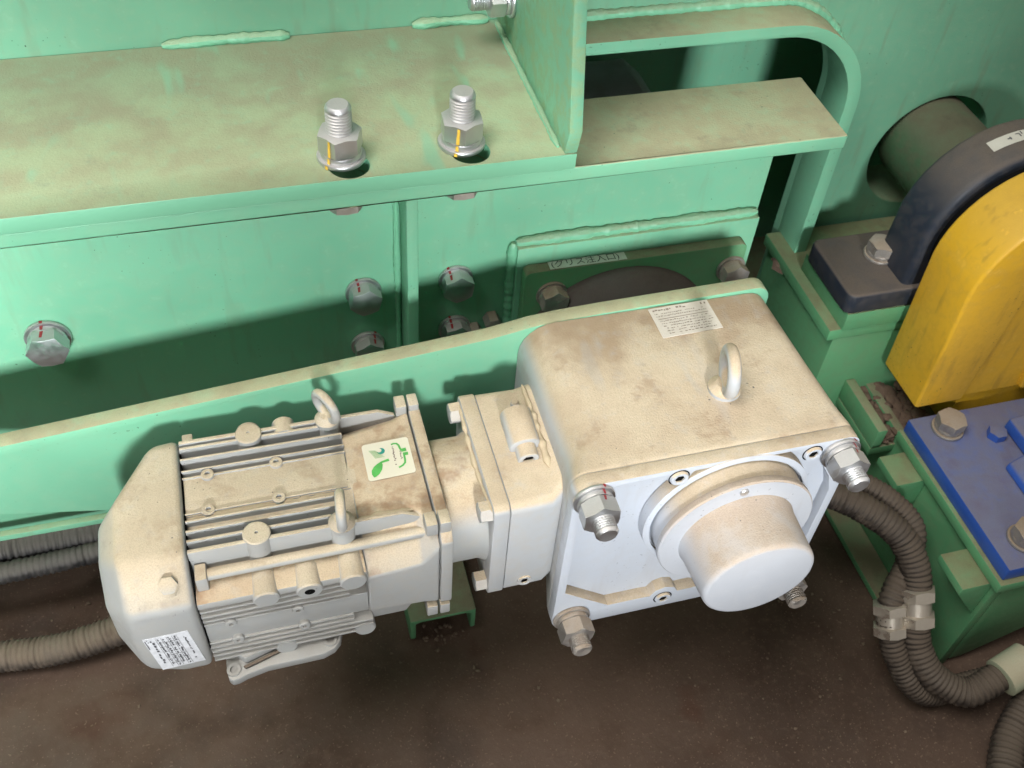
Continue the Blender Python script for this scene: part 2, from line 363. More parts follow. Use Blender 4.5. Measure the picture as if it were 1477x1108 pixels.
def bolt(parent, p, axis, k='', s=1.0, rot=0.3, mark=None, spring=True):
    M = frame(p, axis) @ Matrix.Rotation(rot, 4, 'Z') @ Matrix.Scale(s, 4)
    o = link('bolt', ME['head' + k], parent, M)
    link('washer', ME['washer' + k], o, M)
    if spring: link('spring_washer', ME['spring' + k], o, M)
    if mark: paint_mark(o, M, mark, (0.1, 0, 1), 0.001, 0.0130)
    return o
def paint_mark(o, M, mark, look, off=0.0, top=0.0185, washer=True):
    """thin line of marker paint down one flat of the nut and over the washers, on the flat nearest direction look"""
    d = M.inverted().to_3x3() @ Vector(look); a = math.atan2(d.y, d.x)
    a = round((a - PI / 6) / (PI / 3)) * (PI / 3) + PI / 6; n = Vector((math.cos(a), math.sin(a), 0)); t = Vector((-n.y, n.x, 0)); g = G()
    def strip(r, z0, z1, wd, sh=0.0): g.poly([M @ (n * r + t * (off + s_ + q) + Vector((0, 0, z))) for s_, q, z in ((-wd, 0, z0), (wd, 0, z0), (wd * .8, sh, z1), (-wd * .8, sh, z1))], [(0, 1, 2, 3)])
    strip(.01225, .0072, top, .0011, .0006)
    if washer: strip(.0131, .0030, .0068, .0011); strip(.0152, .0003, .0028, .0012)
    part('paint_mark', g, mark, o)
def stud(parent, p, axis, k='', s=1.0, rot=0.2, length=1.0):
    M = frame(p, axis) @ Matrix.Rotation(rot, 4, 'Z') @ Matrix.Scale(s, 4)
    o = link('stud_bolt', ME['stud' + k], parent, M @ Matrix.Diagonal((1, 1, length, 1)))
    for nm, key in (('washer', 'washer'), ('spring_washer', 'spring'), ('nut', 'nut')): link(nm, ME[key + k], o, M)
    return o, M
def eyebolt(parent, p, axis, ring_axis, R=0.0125, r=0.0038, mat=None):
    g = G(); ax = Vector(axis).normalized(); p = Vector(p)
    g.lathe([(R * .78, 0), (R * .80, 0.003), (R * .62, 0.005), (R * .45, 0.007)], frame(p, ax), 24)
    g.torus(p + ax * (0.0045 + R), ring_axis, R, r, 32, 14)
    return part('eyebolt', g, mat, parent)
def socket_screw(parent, p, axis, r=0.0058, h=0.007, mat=None, bore=False):
    """cap screw with a hexagon socket; bore adds a flat black ring round it as painted shade"""
    M = frame(p, axis); g = G(); n = 24
    g.lathe([(r, -0.004), (r, h - .0006), (r * .93, h), (r * .66, h)], M, n, cap=False)
    hx = lambda rr, z: [M @ Vector((rr * math.cos(2 * PI * i / n) * hexr(2 * PI * i / n), rr * math.sin(2 * PI * i / n) * hexr(2 * PI * i / n), z)) for i in range(n)]
    g.loft([[M @ Vector((r * .66 * math.cos(2 * PI * i / n), r * .66 * math.sin(2 * PI * i / n), h)) for i in range(n)], hx(r * .5, h - .0003), hx(r * .48, h - .0048)], cap=False)
    o = part('socket_screw', g, mat, parent)
    g = G(); g.lathe([(r * .55, h - .0012), (0.0001, h - .0012)], M, 6, cap=False); part('socket_shade', g, M_black, o)  # flat black disc painted as the shade inside the socket
    if bore:
        g = G(); g.lathe([(r * 1.04, h * .4), (r * 1.20, h * .4)], M, 28, cap=False); part('ring_shade', g, M_black, o)  # black ring painted as recess shade; no gap is cut here
    return o
def hexr(a): a = (a % (PI / 3)) - PI / 6; return 1.0 / math.cos(a)

def print_rows(parent, O, U, V, rows, mat, lift=0.0003, jitter=0.15):
    """tiny printed marks on a label: O origin, U/V edge vectors; rows: (u0,u1,v,h,style)"""
    O, U, V = Vector(O), Vector(U), Vector(V); n = U.cross(V).normalized() * lift; g = G()
    for (u0, u1, v, h, style) in rows:
        if style == 'line': segs = [(u0, u1, v, v + h)]
        else:
            segs = []; u = u0
            while u < u1:
                wd = random.uniform(0.010, 0.030) * style
                if random.random() < 0.85:
                    y0 = v + h * random.uniform(0, .35); segs.append((u, min(u + wd, u1), y0, y0 + h * random.uniform(.35, .65)))
                u += wd + random.uniform(.004, .012) * style
        for a, b, c, d in segs:
            g.poly([O + U * uu + V * vv + n for uu, vv in ((a, c), (b, c), (b, d), (a, d))], [(0, 1, 2, 3)])
    return part('print', g, mat, parent)
def flat_shape(g, O, U, V, pts, lift):
    n = U.cross(V).normalized() * lift
    g.poly([O + U * a + V * b + n for a, b in pts], [tuple(range(len(pts)))])
def slab(O, U, V, t, corner=0.0):
    """thin sheet (label) with rounded corners"""
    O, U, V = Vector(O), Vector(U), Vector(V); n = U.cross(V).normalized() * t; g = G()
    cu, cv = corner / U.length if corner else 0, corner / V.length if corner else 0
    if corner:
        pts = []
        for cx, cy, a in ((1 - cu, 1 - cv, 0), (cu, 1 - cv, 90), (cu, cv, 180), (1 - cu, cv, 270)):
            for i in range(5):
                t_ = math.radians(a + 22.5 * i); pts.append((cx + cu * math.cos(t_), cy + cv * math.sin(t_)))
    else: pts = [(0, 0), (1, 0), (1, 1), (0, 1)]
    lo = [O + U * a + V * b for a, b in pts]; hi = [p + n for p in lo]
    g.loft([lo, hi]); return g
def text_part(parent, txt, O, U, V, size, mat, lift=0.0004):
    cu = bpy.data.curves.new('t', 'FONT'); cu.body = txt; cu.size = 1.0; cu.align_x = 'CENTER'; cu.align_y = 'CENTER'
    o = bpy.data.objects.new('t', cu); COL.objects.link(o)
    me = bpy.data.meshes.new_from_object(o.evaluated_get(bpy.context.evaluated_depsgraph_get()))
    bpy.data.objects.remove(o); bpy.data.curves.remove(cu)
    O, U, V = Vector(O), Vector(U).normalized(), Vector(V).normalized(); n = U.cross(V)
    for v in me.vertices: v.co = O + U * (v.co.x * size) + V * (v.co.y * size) + n * lift
    me.name = 'lettering'; me.materials.append(mat)
    return link('lettering', me, parent)

# ------------------------------------------------------------------ floor
FZ = -0.36
g = G()
nx, ny = 90, 70; vv = []
for j in range(ny + 1):
    for i in range(nx + 1):
        x = -1.6 + 3.2 * i / nx; y = -1.2 + 2.4 * j / ny
        vv.append((x, y, FZ + 0.0025 * math.sin(x * 21 + math.sin(y * 13) * 2) * math.sin(y * 17 + x * 5) + random.uniform(-.0006, .0006)))
g.poly(vv, [(j * (nx + 1) + i, j * (nx + 1) + i + 1, (j + 1) * (nx + 1) + i + 1, (j + 1) * (nx + 1) + i) for j in range(ny) for i in range(nx)])
fl = part('floor', g, M_floor, None); struct(fl)
# loose grit and clods
g = G()
def clod(g, x, y, z, r, flat=0.55):
    M = Matrix.Translation((x, y, z)) @ Euler((random.uniform(0, 6), random.uniform(0, 6), random.uniform(0, 6))).to_matrix().to_4x4()
    b = bmesh.ops.create_icosphere(g.bm, subdivisions=1, radius=r, matrix=M)
    for v in b['verts']:
        v.co = Vector((x, y, z)) + (v.co - Vector((x, y, z))) * random.uniform(.6, 1.25); v.co.z = z + (v.co.z - z) * flat
for k in range(520):
    x = random.uniform(-.62, .42); y = random.uniform(-.2, .3); r = random.choice((.0006, .0007, .0009, .0012, .0018, .0008, .0007))
    clod(g, x, y, FZ + r * .4, r)
for (cx, cy, n, s) in ((-.148, .118, 26, .012), (-.13, .075, 5, .004), (-.06, .03, 4, .003), (.25, .05, 20, .04), (-.46, .24, 30, .05)):
    for k in range(n): r = random.uniform(.0008, .0024); clod(g, cx + random.gauss(0, s), cy + random.gauss(0, s * .5), FZ + r * .4, r)
o = part('floor_grit', g, plain('grit', (0.17, 0.125, 0.09), 0.95, 0, 0.2), None); o['kind'] = 'stuff'
tag(o, 'loose grit and clods scattered on the brown floor', 'grit')
g = G(); sweep(g, smooth_path([(-.045, -.075, FZ + .0015), (-.047, -.085, FZ + .0035), (-.049, -.098, FZ + .002)], .002), lambda i: .0011, 8)
tag(part('straw', g, plain('straw_stalk', (0.42, 0.27, 0.12), .8), None), 'short tan stalk lying on the floor below the gearbox', 'straw')

# ------------------------------------------------------------------ machine housing (back wall with framed window)
T = thing('machine_housing', 'large green steel machine wall with round-cornered window frame behind the beam', 'machine wall', (0, 0.36, FZ))
WY = 0.355
win_in = rrect(-0.16, 0.2425, -0.27, 0.1065, (0.075, .02, .02, .075), 12)
win_out = rrect(-0.17, 0.2545, -0.28, 0.1165, (0.085, .03, .03, .085), 12)
shaft = (0.380, -0.054)
part('wall_panel', holed([(-1.2, FZ), (1.2, FZ), (1.2, 0.75), (-1.2, 0.75)], [win_in, circ(*shaft, 0.0615, 40)], 'y', WY, WY + 0.009), M_wall, T)
part('window_frame', holed(win_out, [win_in], 'y', 0.318, WY - 0.0002), M_greenH, T, 0.0012)
g = G(); bead(g, [(x, WY - 0.001, z + 0.0015) for x, z in [(0.0, .1165), (.05, .117), (.1, .1165), (.15, .1165)] + [(0.1695 + .085 * math.sin(a), .0315 + .085 * math.cos(a)) for a in (.15, .4, .7, 1.0, 1.3, 1.5)] + [(.2545, 0), (.2545, -.1)]], .0045)
part('weld_bead', g, M_weld, T)
g = G(); g.lathe([(0.0610, 0), (0.0610, 0.06), (0.0640, 0.06), (0.0640, 0)], frame((shaft[0], WY + 0.0612, shaft[1]), (0, -1, 0)), 48, cap=False)
part('shaft_opening_rim', g, M_green, T)
part('inner_panel', G().box(-.5, .45, .52, .528, FZ, .4), M_green, T)
part('inner_side_panel', G().box(.45, .458, .3645, .808, FZ, .4), M_green, T)
part('inner_roof_panel', G().box(-.5, .45, .3645, .80, .40, .408), M_green, T)
part('inner_floor_panel', G().box(-.5, .45, .3645, .80, -.30, -.292), M_greenD, T)
# grey box glimpsed through the window
g = G(); g.prism([(.02, -.1), (.118, -.1), (.118, -.012), (.098, .006), (.02, .006)], 'y', .405, .47)
tag(part('junction_box', g, M_box, None, .002), 'grey box glimpsed through the window frame behind the beam', 'box')

# ------------------------------------------------------------------ channel beam
T = thing('channel_beam', 'green steel channel beam with dusty rounded flange running behind the motor', 'beam', (-0.2, 0.25, -0.2))
part('top_flange', holed([(-.8, .1835), (.1505, .1835), (.1505, .2595), (-.8, .2595)], [circ(-.1975, .1975, .0125, 24), circ(-.1195, .1985, .0125, 24)], 'z', .0985, .1098), M_greenH, T, .0028, 3)
part('web', G().box(-.8, .141, .25, .2592, -.262, .0983), M_green, T, .0008)
part('stiffener', G().box(-.1565, -.148, .222, .2498, -.2400, .0984), M_green, T, .0010)
g = G(); bead(g, [(-.1592, .2488, .09), (-.1592, .2488, .0), (-.1592, .2488, -.1), (-.1592, .2488, -.2)], .0025); bead(g, [(-.1455, .2488, .09), (-.1455, .2488, -.05), (-.1455, .2488, -.2)], .0025)
part('weld_bead', g, M_weld, T)
part('pad_plate', G().box(-.066, .139, .2405, .2498, -.235, -.0075), M_green, T, .0008)
g = G(); bead(g, [(-.066, .247, -.0055), (0, .247, -.005), (.07, .247, -.0055), (.139, .247, -.0055)], .0045); bead(g, [(-.068, .2475, -.006), (-.068, .2475, -.05), (-.068, .2475, -.12)], .0042)
part('weld_bead', g, M_weld, T)
for (x, z, s) in ((-.416, -.039, 1.08), (-.186, -.037, .94), (-.113, -.037, .94), (-.185, -.095, .92), (-.113, -.091, .92)):
    bolt(T, (x, .2499, z), (0, -1, 0), '', s, random.uniform(0, 1), M_rmark)
for (x, z) in ((-.097, -.095), (-.082, -.085)):
    g = G(); g.hexa(frame((x, .2498, z), (0, -1, 0)), .012, .012); part('small_bolt', g, M_zincd, T)

# grease plate with flange bearing
T = thing('flange_bearing', 'dark grimy bearing housing bulging from a green plate behind the gearbox', 'bearing', (.03, .235, -.2))
part('back_plate', G().prism(rrect(-.062, .128, -.20, -.0235, .006, 4), 'y', .2295, .2402), M_greenD, T, .0012)
g = G(); g.lathe([(.086, .0), (.086, .006), (.082, .012), (.070, .022), (.052, .029), (.04, .030)], frame((.022, .2292, -.116), (0, -1, 0)), 56)
part('housing', g, M_bear, T, .001)
for x in (-.039, .117): bolt(T, (x, .2294, -.048), (0, -1, 0), 'd', .86, .4)
o = part('grease_label', slab((-.0415, .2303, -.0232), (.064, 0, 0), (0, .0085, 0), .0004), M_glabel, T)
text_part(o, '(グリス注入口)', (-.0115, .2345, -.0228), (1, 0, 0), (0, 1, 0), .0086, M_ink3)
g = G(); g.box(-.074, -.069, .20, .2300, -.16, -.075); part('bracket_strip', g, M_zincd, T, .0006)

# ------------------------------------------------------------------ bolted angle plate above the beam
T = thing('angle_plate', 'dusty green plate with upright gusset bolted on top of the beam by two studs', 'bracket', (-.3, .25, .11))
part('base_plate', holed([(-.8, .1815), (-.0515, .1815), (-.0515, .3545), (-.8, .3545)], [circ(-.1970, .1955, .0128, 28), circ(-.1190, .1965, .0128, 28)], 'z', .1102, .1220), M_plate, T, .0007)
g = G(); g.prism([(.1815, .1225), (.1765, .142), (.205, .26), (.22, .42), (.3545, .42), (.3545, .1225)], 'x', -.0605, -.0515)
part('gusset', g, M_gusset, T, .0012)
g = G(); bead(g, [(-.062, .19, .1225), (-.062, .25, .1225), (-.062, .31, .1225), (-.062, .35, .123)], .0022)
part('weld_bead', g, M_weld, T)
for a, b in ((-.302, -.212), (-.125, -.066)):
    g = G(); bead(g, [(a, .352, .1235), ((a + b) / 2, .352, .1245), (b, .352, .1235)], .0038); part('weld_bead', g, M_weld, T)
for x, y in ((-.2005, .2045), (-.1228, .2055)):
    o, M = stud(T, (x, y, .1221), (0, 0, 1), '', 1.03, .15 if x < -.15 else .45, 1.05)
    paint_mark(o, M, M_ymark, (-.5, -1, 0), 0.002)
    g = G(); g.hexa(frame((x, y, .0983), (0, 0, -1)), .024, .010, .003); part('bolt_head', g, M_zincd, o)
o, M = stud(T, (-.0607, .318, .158), (-1, 0, 0), '', .9, .2, .95)
paint_mark(o, M, M_ymark, (0, -.6, 1), 0.001)

# ------------------------------------------------------------------ torque arm plate behind the motor
T = thing('torque_arm', 'tapering green steel plate standing between the motor and the beam', 'torque arm', (-.1, .148, -.2))
pts = [(-.62, -.0455), (-.115, .0028), (-.100, .0055), (-.085, .0085), (-.065, .0105), (-.03, .0120), (.086, .0142)]
pts += [(.086 + .0125 * math.sin(a), .0017 + .0125 * math.cos(a)) for a in (.3, .6, .9, 1.2, 1.5)]
pts += [(.0985, -.19), (-.09, -.19), (-.3976, -.1138), (-.62, -.060)]
part('plate', G().prism(pts, 'y', .1420, .1540), M_greenH, T, .0010)

# ------------------------------------------------------------------ geared motor
T = thing('geared_motor', 'dusty grey electric motor joined to a square gearbox with round white cap', 'motor', (-.1, .07, -.16))
# --- gearbox housing: body narrows behind a front frame with a pocket
def rr3(x0, x1, z0, z1, r, y, n=6): return [(a, y, b) for a, b in rrect(x0, x1, z0, z1, r, n)]
g = G()
rs_ = lambda k: (.010 + k * .008, .016 + k * .012, .010, .010)
g.loft([rr3(-.0975, .0975, -.160, .0130, (.009, .011, .010, .010), .0096), rr3(-.0972, .0973, -.1595, .0130, (.009, .013, .010, .010), .014),
        rr3(-.0945, .0965, -.154, .0130, (.012, .022, .02, .02), .030), rr3(-.0940, .0960, -.152, .0122, (.014, .026, .02, .02), .070), rr3(-.0935, .0950, -.150, .0112, (.016, .026, .02, .02), .1418)])
part('gearbox_housing', g, M_gbox, T, .0012, 2, 50)
# front frame: outline minus pocket
pocket = [(-.0915, .004), (-.062, .0075), (-.040, .0075)] + [(-.029 + .0095 * math.cos(a), .0075 + .0095 * math.sin(a) + .001) for a in [math.radians(t) for t in (185, 225, 270, 315, 355)]] + \
    [(-.018, .0085), (.050, .0095), (.055, .005), (.068, -.001), (.075, -.010), (.086, -.028), (.0915, -.045), (.0915, -.115), (.078, -.128), (.060, -.142), (.004, -.1425)] + \
    [(-.0125 + .0110 * math.cos(a), -.1445 + .0110 * math.sin(a)) for a in [math.radians(t) for t in (10, 50, 90, 130, 170)]] + \
    [(-.030, -.1420), (-.056, -.1420), (-.0915, -.112)]
part('front_frame', holed(rrect(-.0975, .0975, -.160, .0130, (.009, .011, .010, .010), 6), [pocket], 'y', .0, .0095), M_cover, T, .0006)
part('cover_panel', G().prism(rrect(-.0955, .0955, -.158, .0110, .008, 5), 'y', .0086, .0094), M_cover, T)
# output boss rings and cap
ax = (.0140, 0, -.0450)
g = G(); g.lathe([(.0585, .0), (.0585, .0085), (.0560, .0095), (.0545, .0095), (.0545, .0060), (.0525, .0060), (.0525, .0210)], frame((ax[0], .0080, ax[2]), (0, -1, 0)), 64)
part('output_boss', g, M_cover, T)
g = G(); g.lathe([(.0535, 0), (.0542, .001), (.0542, .0045), (.0532, .0055), (.036, .0055)], frame((ax[0], -.0125, ax[2]), (0, -1, 0)), 64)
o = part('cap_flange', g, M_cap, T)
g = G(); g.lathe([(.0030, 0), (.0030, .0012), (.0022, .0018)], frame((ax[0] - .006, -.0180, ax[2] + .0475), (0, -1, 0)), 16); part('flange_screw', g, M_zinc, o)
g = G(); g.lathe([(.0402, 0), (.0392, .004), (.0382, .030), (.0380, .0345), (.0375, .0364), (.0363, .0376), (.0345, .0380), (.001, .0381)], frame((ax[0], -.0178, ax[2]), (0, -1, 0)), 64)
part('shaft_cap', g, M_cap, T, sharp=60)
for (x, z) in ((-.0850, .0000), (.0850, -.0010), (-.0835, -.1470), (.0850, -.1480)):
    k = 'd' if z < -.1 else ''
    o, M = stud(T, (x, -.0001, z), (0, -1, 0), k, .93, random.uniform(0, 1), .86)
    if z > -.1: paint_mark(o, M, M_rmark, (.7, 0, 1), .002, .011)
for (x, z) in ((-.0290, .0045), (.0640, .0035), (-.0125, -.1475)): 
    socket_screw(T, (x, .0010, z), (0, -1, 0), .0060, .0030, M_cover, True)
eyebolt(T, (.0235, .0560, .0126), (0, 0, 1), (.95, -.25, .06), .0140, .0044, M_grey)
o = part('gearbox_rating_label', slab((.0010, .1100, .01195), (.0455, .0012, .0), (-.0006, .0290, -.0002), .0004), M_dlabel, T)
rows = [(.05, .36, .86, .09, 1.6), (.40, .62, .86, .09, 1.6), (.86, .95, .84, .10, 1.0)]
for k in range(9): rows.append((.05 + .01 * k, .94 - .10 * random.random(), .76 - .085 * k, .045, random.choice((1.2, 1.5, 'line', 1.8)) if k % 3 else 1.3))
print_rows(o, (.0010, .1100, .01235), (.0455, .0012, 0), (-.0006, .0290, -.0002), [(a, b, c, .018 if s == 'line' else h, s) for a, b, c, h, s in rows], M_ink2)
# --- input housing + adapter
MC = (.0660, -.0697)     # motor axis (y, z)
def sq(x, y0, y1, z0, z1, r): return [(x, a, b) for a, b in rrect(y0, y1, z0, z1, r, 4)]
g = G(); g.loft([sq(-.1318, .0155, .1165, -.1200, -.0190, .007), sq(-.104, .0155, .1165, -.1200, -.0190, .008), sq(-.090, .024, .1165, -.122, -.012, .012)])
part('input_housing', g, M_grey, T, .0010, 2, 50)
g = G(); g.loft([sq(-.1430, .0150, .1170, -.1205, -.0185, .006), sq(-.1322, .0150, .1170, -.1205, -.0185, .006)])
part('adapter_flange', g, M_grey, T, .0008, 2, 50)
for (y, z) in ((.0235, -.0285), (.108, -.0285), (.0235, -.112)):
    g = G(); g.hexa(frame((-.1431, y, z), (-1, 0, 0)), .013, .008); part('flange_bolt', g, M_grey, T)
g = G(); g.lathe([(.0105, 0), (.0105, .026), (.0098, .0275), (.0070, .0275)], frame((-.1110, .0860, -.0120), (0, -1, -.15)), 28); g.box(-.1205, -.1015, .061, .086, -.022, -.0125)
part('screw_lug', g, M_grey, T, .0008, 2, 50)
socket_screw(T, (-.1110, .0580, -.0165), (0, -1, -.15), .0072, .0085, M_grey)
socket_screw(T, (-.117, .0156, -.1090), (0, -1, 0), .0052, .0014, M_grey)
g = G(); g.lathe([(.0028, 0), (.0028, .004), (.002, .005)], frame((-.1075, .098, -.0192), (0, 0, 1)), 14); part('breather_plug', g, M_grey, T)
g = G(); g.lathe([(.0455, 0), (.0425, .004), (.0425, .026), (.0455, .031)], frame((-.1730, MC[0], MC[1]), (1, 0, 0)), 48)
part('neck', g, M_greyS, T)
# --- motor end bracket
def hood_sec(x, yf, yb, zt, zb, cf, cb, cl): return [(x, yf + cf, zt), (x, yb - cb, zt), (x, yb, zt - cb), (x, yb, zb + cb), (x, yb - cb, zb), (x, yf + cl, zb), (x, yf, zb + cl), (x, yf, zt - cf)]
def octa(x, yf, yb, zt, zb, cf, cb, ct=None):
    """chamfered rectangle in the plane x: cf chamfers at front, cb at back"""
    return [(x, yf + cf, zt), (x, yb - cb, zt), (x, yb, zt - cb), (x, yb, zb + cb), (x, yb - cb, zb), (x, yf + cf, zb), (x, yf, zb + cf), (x, yf, zt - cf)]
g = G(); g.loft([hood_sec(-.1785, .0075, .1200, -.0225, -.1060, .010, .006, .004), hood_sec(-.1705, .0075, .1200, -.0225, -.1060, .010, .006, .004)])
part('end_bracket', g, M_greyS, T, .0014, 2)
g = G(); g.loft([hood_sec(-.2260, .0085, .1170, -.0262, -.1010, .030, .016, .004), hood_sec(-.1905, .0083, .1190, -.0252, -.1025, .027, .012, .004), hood_sec(-.1793, .0080, .1195, -.0240, -.1045, .012, .007, .004)])
part('frame_shoulder', g, M_greyS, T, .0018, 3)
g = G(); g.prism([(-.2270, -.1220), (-.2000, -.1220), (-.1885, -.1000), (-.2270, -.1000)], 'y', .0175, .1080); part('lower_shoulder', g, M_greyF, T, .0015)
for (y, z, a) in ((.0185, -.0205, 0), (.1165, -.0205, 0), (.0145, -.1125, 0)):
    for x0, x1 in ((-.1870, -.1796), (-.1782, -.1712)):
        part('bracket_tab', G().box(x0, x1, y - .0055, y + .0055, z - .008, z + .0035), M_greyM, T, .0010)
# --- stator frame
g = G(); g.lathe([(.0440, 0), (.0440, .116)], frame((-.3380, MC[0] + .002, MC[1]), (1, 0, 0)), 64); g.box(-.3275, -.2240, .0270, .1120, -.1080, -.0400)
part('stator_frame', g, M_greyM, T)
part('top_pad', G().box(-.3290, -.2262, .0585, .0890, -.035, -.0258), M_greyM, T, .0008)
for y, x1, t, zt in ((.1102, -.2345, .0022, -.0215), (.1012, -.2255, .0018, -.0218), (.0930, -.2255, .0014, -.0235), (.0880, -.2255, .0014, -.0245),
                     (.0600, -.2285, .0014, -.0245), (.0535, -.2380, .0016, -.0230), (.0452, -.2380, .0018, -.0218), (.0378, -.2420, .0020, -.0215)):
    part('fin', G().box(-.3294, x1, y - t / 2, y + t / 2, -.0500, zt), M_greyM, T, .0005)
for yy in (.0300, .1150):      # outer walls with raked ends
    g = G(); g.prism([(-.3294, -.048), (-.3294, -.0212), (-.1990, -.0212), (-.1875, -.0275), (-.1875, -.048)], 'y', yy - .0015, yy + .0015)
    part('outer_fin', g, M_greyM, T, .0006)
for (x, y, r, h) in ((-.2880, .0335, .0085, .028), (-.2850, .1125, .0085, .028)):
    g = G(); g.lathe([(r, 0), (r, h - .0008), (r - .0008, h), (.0011, h), (.0009, h - .002)], frame((x, y, -.0472), (0, 0, 1)), 28); part('lifting_boss', g, M_greyM, T)
for (x, y) in ((-.2365, .0295), (-.2330, .1135)):
    g = G(); g.lathe([(.0075, 0), (.0075, .024), (.0068, .025)], frame((x, y, -.0472), (0, 0, 1)), 28); part('eyebolt_boss', g, M_greyM, T)
eyebolt(T, (-.2330, .1135, -.0218), (0, 0, 1), (1, .55, .1), .0105, .0031, M_greyM)
eyebolt(T, (-.2365, .0295, -.0218), (0, 0, 1), (1, -.10, 0), .0105, .0031, M_greyM)
for (x, y) in ((-.3135, .0880), (-.2702, .0882), (-.3150, .0600), (-.2716, .0600)):
    g = G(); g.lathe([(.0042, 0), (.0042, .0050), (.0038, .0055), (.0018, .0055), (.0016, .003)], frame((x, y, -.0290), (0, 0, 1)), 20); part('screw_boss', g, M_greyM, T)
# corner ledge, tie rod and round lugs
g = G(); g.prism([(.0070, -.0455), (.0290, -.0420), (.0290, -.052), (.0070, -.052)], 'x', -.3292, -.2262); part('ledge', g, M_greyS, T, .0008)
g = G(); g.cyl((-.3215, .0215, -.0370), (1, .010, .004), .0036, .136, 16); part('tie_rod', g, M_greyM, T)
part('tie_rod_lug', G().box(-.3275, -.3205, .0155, .0275, -.0470, -.0320), M_greyM, T, .0010)
part('tie_rod_lug', G().box(-.3275, -.3205, .1150, .1240, -.0360, -.0240), M_greyM, T, .0010)
for (x, r, hole) in ((-.2885, .0082, False), (-.2622, .0082, True), (-.2352, .0085, False)):
    g = G(); prof = [(r, 0), (r, .0265), (r - .0008, .0275)] + ([(.0034, .0275)] if hole else [])
    g.lathe(prof, frame((x, .0310, -.0478), (0, -1, -.06)), 28); o = part('round_lug', g, M_greyM, T)
    if hole: g = G(); g.lathe([(.0033, .0276), (.0001, .0277)], frame((x, .0310, -.0478), (0, -1, -.06)), 20, cap=False); part('hole_shade', g, M_black, o)  # black disc on the lug face painted as the shade of a hole
for x in (-.285, -.262):
    g = G(); g.lathe([(.0075, 0), (.0075, .012), (.0066, .013)], frame((x, .1100, -.0275), (0, 1, 0)), 24); part('round_lug', g, M_greyM, T)
# front face: pad and fins
part('front_pad', G().box(-.3290, -.2262, .0100, .0300, -.0970, -.0745), M_greyF, T, .0008)
for z, x1, yf in ((-.0570, -.238, .0078), (-.0630, -.238, .0078), (-.0690, -.238, .0082), (-.0742, -.238, .0086), (-.0975, -.2365, .0086), (-.1020, -.2365, .0080), (-.1065, -.2240, .0076), (-.1125, -.2240, .0078), (-.1185, -.2260, .0080)):
    part('fin', G().box(-.3290, x1, yf, .0400, z - .0009, z + .0009), M_greyF, T, .0004)
part('lower_frame', G().box(-.3255, -.2240, .0180, .1100, -.1190, -.1000), M_greyF, T, .002)
for (x, z) in ((-.3128, -.0755), (-.2712, -.0752), (-.3110, -.0968), (-.2688, -.0962)):
    g = G(); g.lathe([(.0038, 0), (.0038, .0048), (.0032, .0055), (.0016, .0055), (.0014, .003)], frame((x, .0125, z), (0, -1, 0)), 20); part('screw_boss', g, M_greyF, T)
for (x, z) in ((-.2298, -.1190), (-.2824, -.1215)):
    g = G(); g.lathe([(.0072, 0), (.0072, .021), (.0062, .0222)], frame((x, .0300, z), (0, -1, .04)), 26); part('round_lug', g, M_greyF, T)
# terminal box below
lid = [(-.3228, .060), (-.3228, .003), (-.3222, -.0020), (-.3198, -.0046), (-.3160, -.0042), (-.3107, -.0023), (-.2969, .0004), (-.2600, .0008), (-.2520, .0035), (-.2475, .0080), (-.2455, .0143), (-.2455, .060)]
g = G(); g.prism(lid, 'z', -.1340, -.1262); o = part('terminal_box', g, M_greyF, T, .0012)
g = G(); g.prism([(-.3150, .060), (-.3150, .0100), (-.3098, .0052), (-.2640, .0190), (-.2640, .060)], 'z', -.1261, -.1180); part('box_wall', g, M_greyF, o, .0012)
g = G(); g.prism([(-.3120, .0030), (-.3105, .0012), (-.2590, .0160), (-.2605, .0178)], 'z', -.1261, -.1235); part('gasket_rib', g, M_conduit, o, .0004)
for x, y in ((-.3183, .0025), (-.2540, .0095)):
    g = G(); g.lathe([(.0046, 0), (.0046, .0016), (.0026, .0016)], frame((x, y, -.1262), (0, 0, 1)), 20, cap=False); sc = part('lid_screw', g, M_greyF, o)
part('box_body', G().box(-.3150, -.2500, .030, .105, -.1600, -.1341), M_greyF, o, .003)
# fan hood
S = [hood_sec(-.3300, .0040, .1235, -.0185, -.1240, .0235, .010, .008), hood_sec(-.3480, .0040, .1235, -.0185, -.1240, .0235, .012, .008), hood_sec(-.3690, .0046, .1000, -.0190, -.1180, .0240, .024, .012), hood_sec(-.3840, .0250, .0900, -.0380, -.1020, .020, .020, .012)]
g = G(); g.loft(S)
hood = part('fan_hood', g, M_greyM, T, .0045, 3, 14, 50)
g = G(); g.loft([hood_sec(-.3299, .0100, .1180, -.0250, -.1130, .0230, .010, .008), hood_sec(-.3289, .0100, .1180, -.0250, -.1130, .0230, .010, .008)]); part('cowl_gap_shade', g, M_black, hood)  # black slab put in as the shade behind the hood rim
d = Vector((0, -1, 1)).normalized(); g = G(); g.hexa(frame((-.3425, .0158, -.0302), d), .0100, .0042); part('hood_bolt', g, M_greyM, hood)
O, U, V = Vector((-.3600, .0038, -.1075)), Vector((.0268, -.0002, .0018)), Vector((-.0050, .0006, .0395))
npl = part('motor_nameplate', slab(O, U, V, .0004), M_white, T)
rows = []
Uf, Vf = -V, U   # the plate is fixed head down: print runs along the long side
O2 = O + V - Vector((0, .0005, 0))
rows += [(.02, .10, .06, .05, 1.0), (.06, .80, .12, .085, 2.4), (.04, .30, .02, .02, 'line')]
for v in (.26, .38, .50, .62, .72): rows.append((.04, .96, v, .006, 'line'))
for k, v in enumerate((.28, .40, .52, .64)): rows.append((.05, .95 if k % 2 else .88, v, .07, random.choice((1.0, 1.3))))
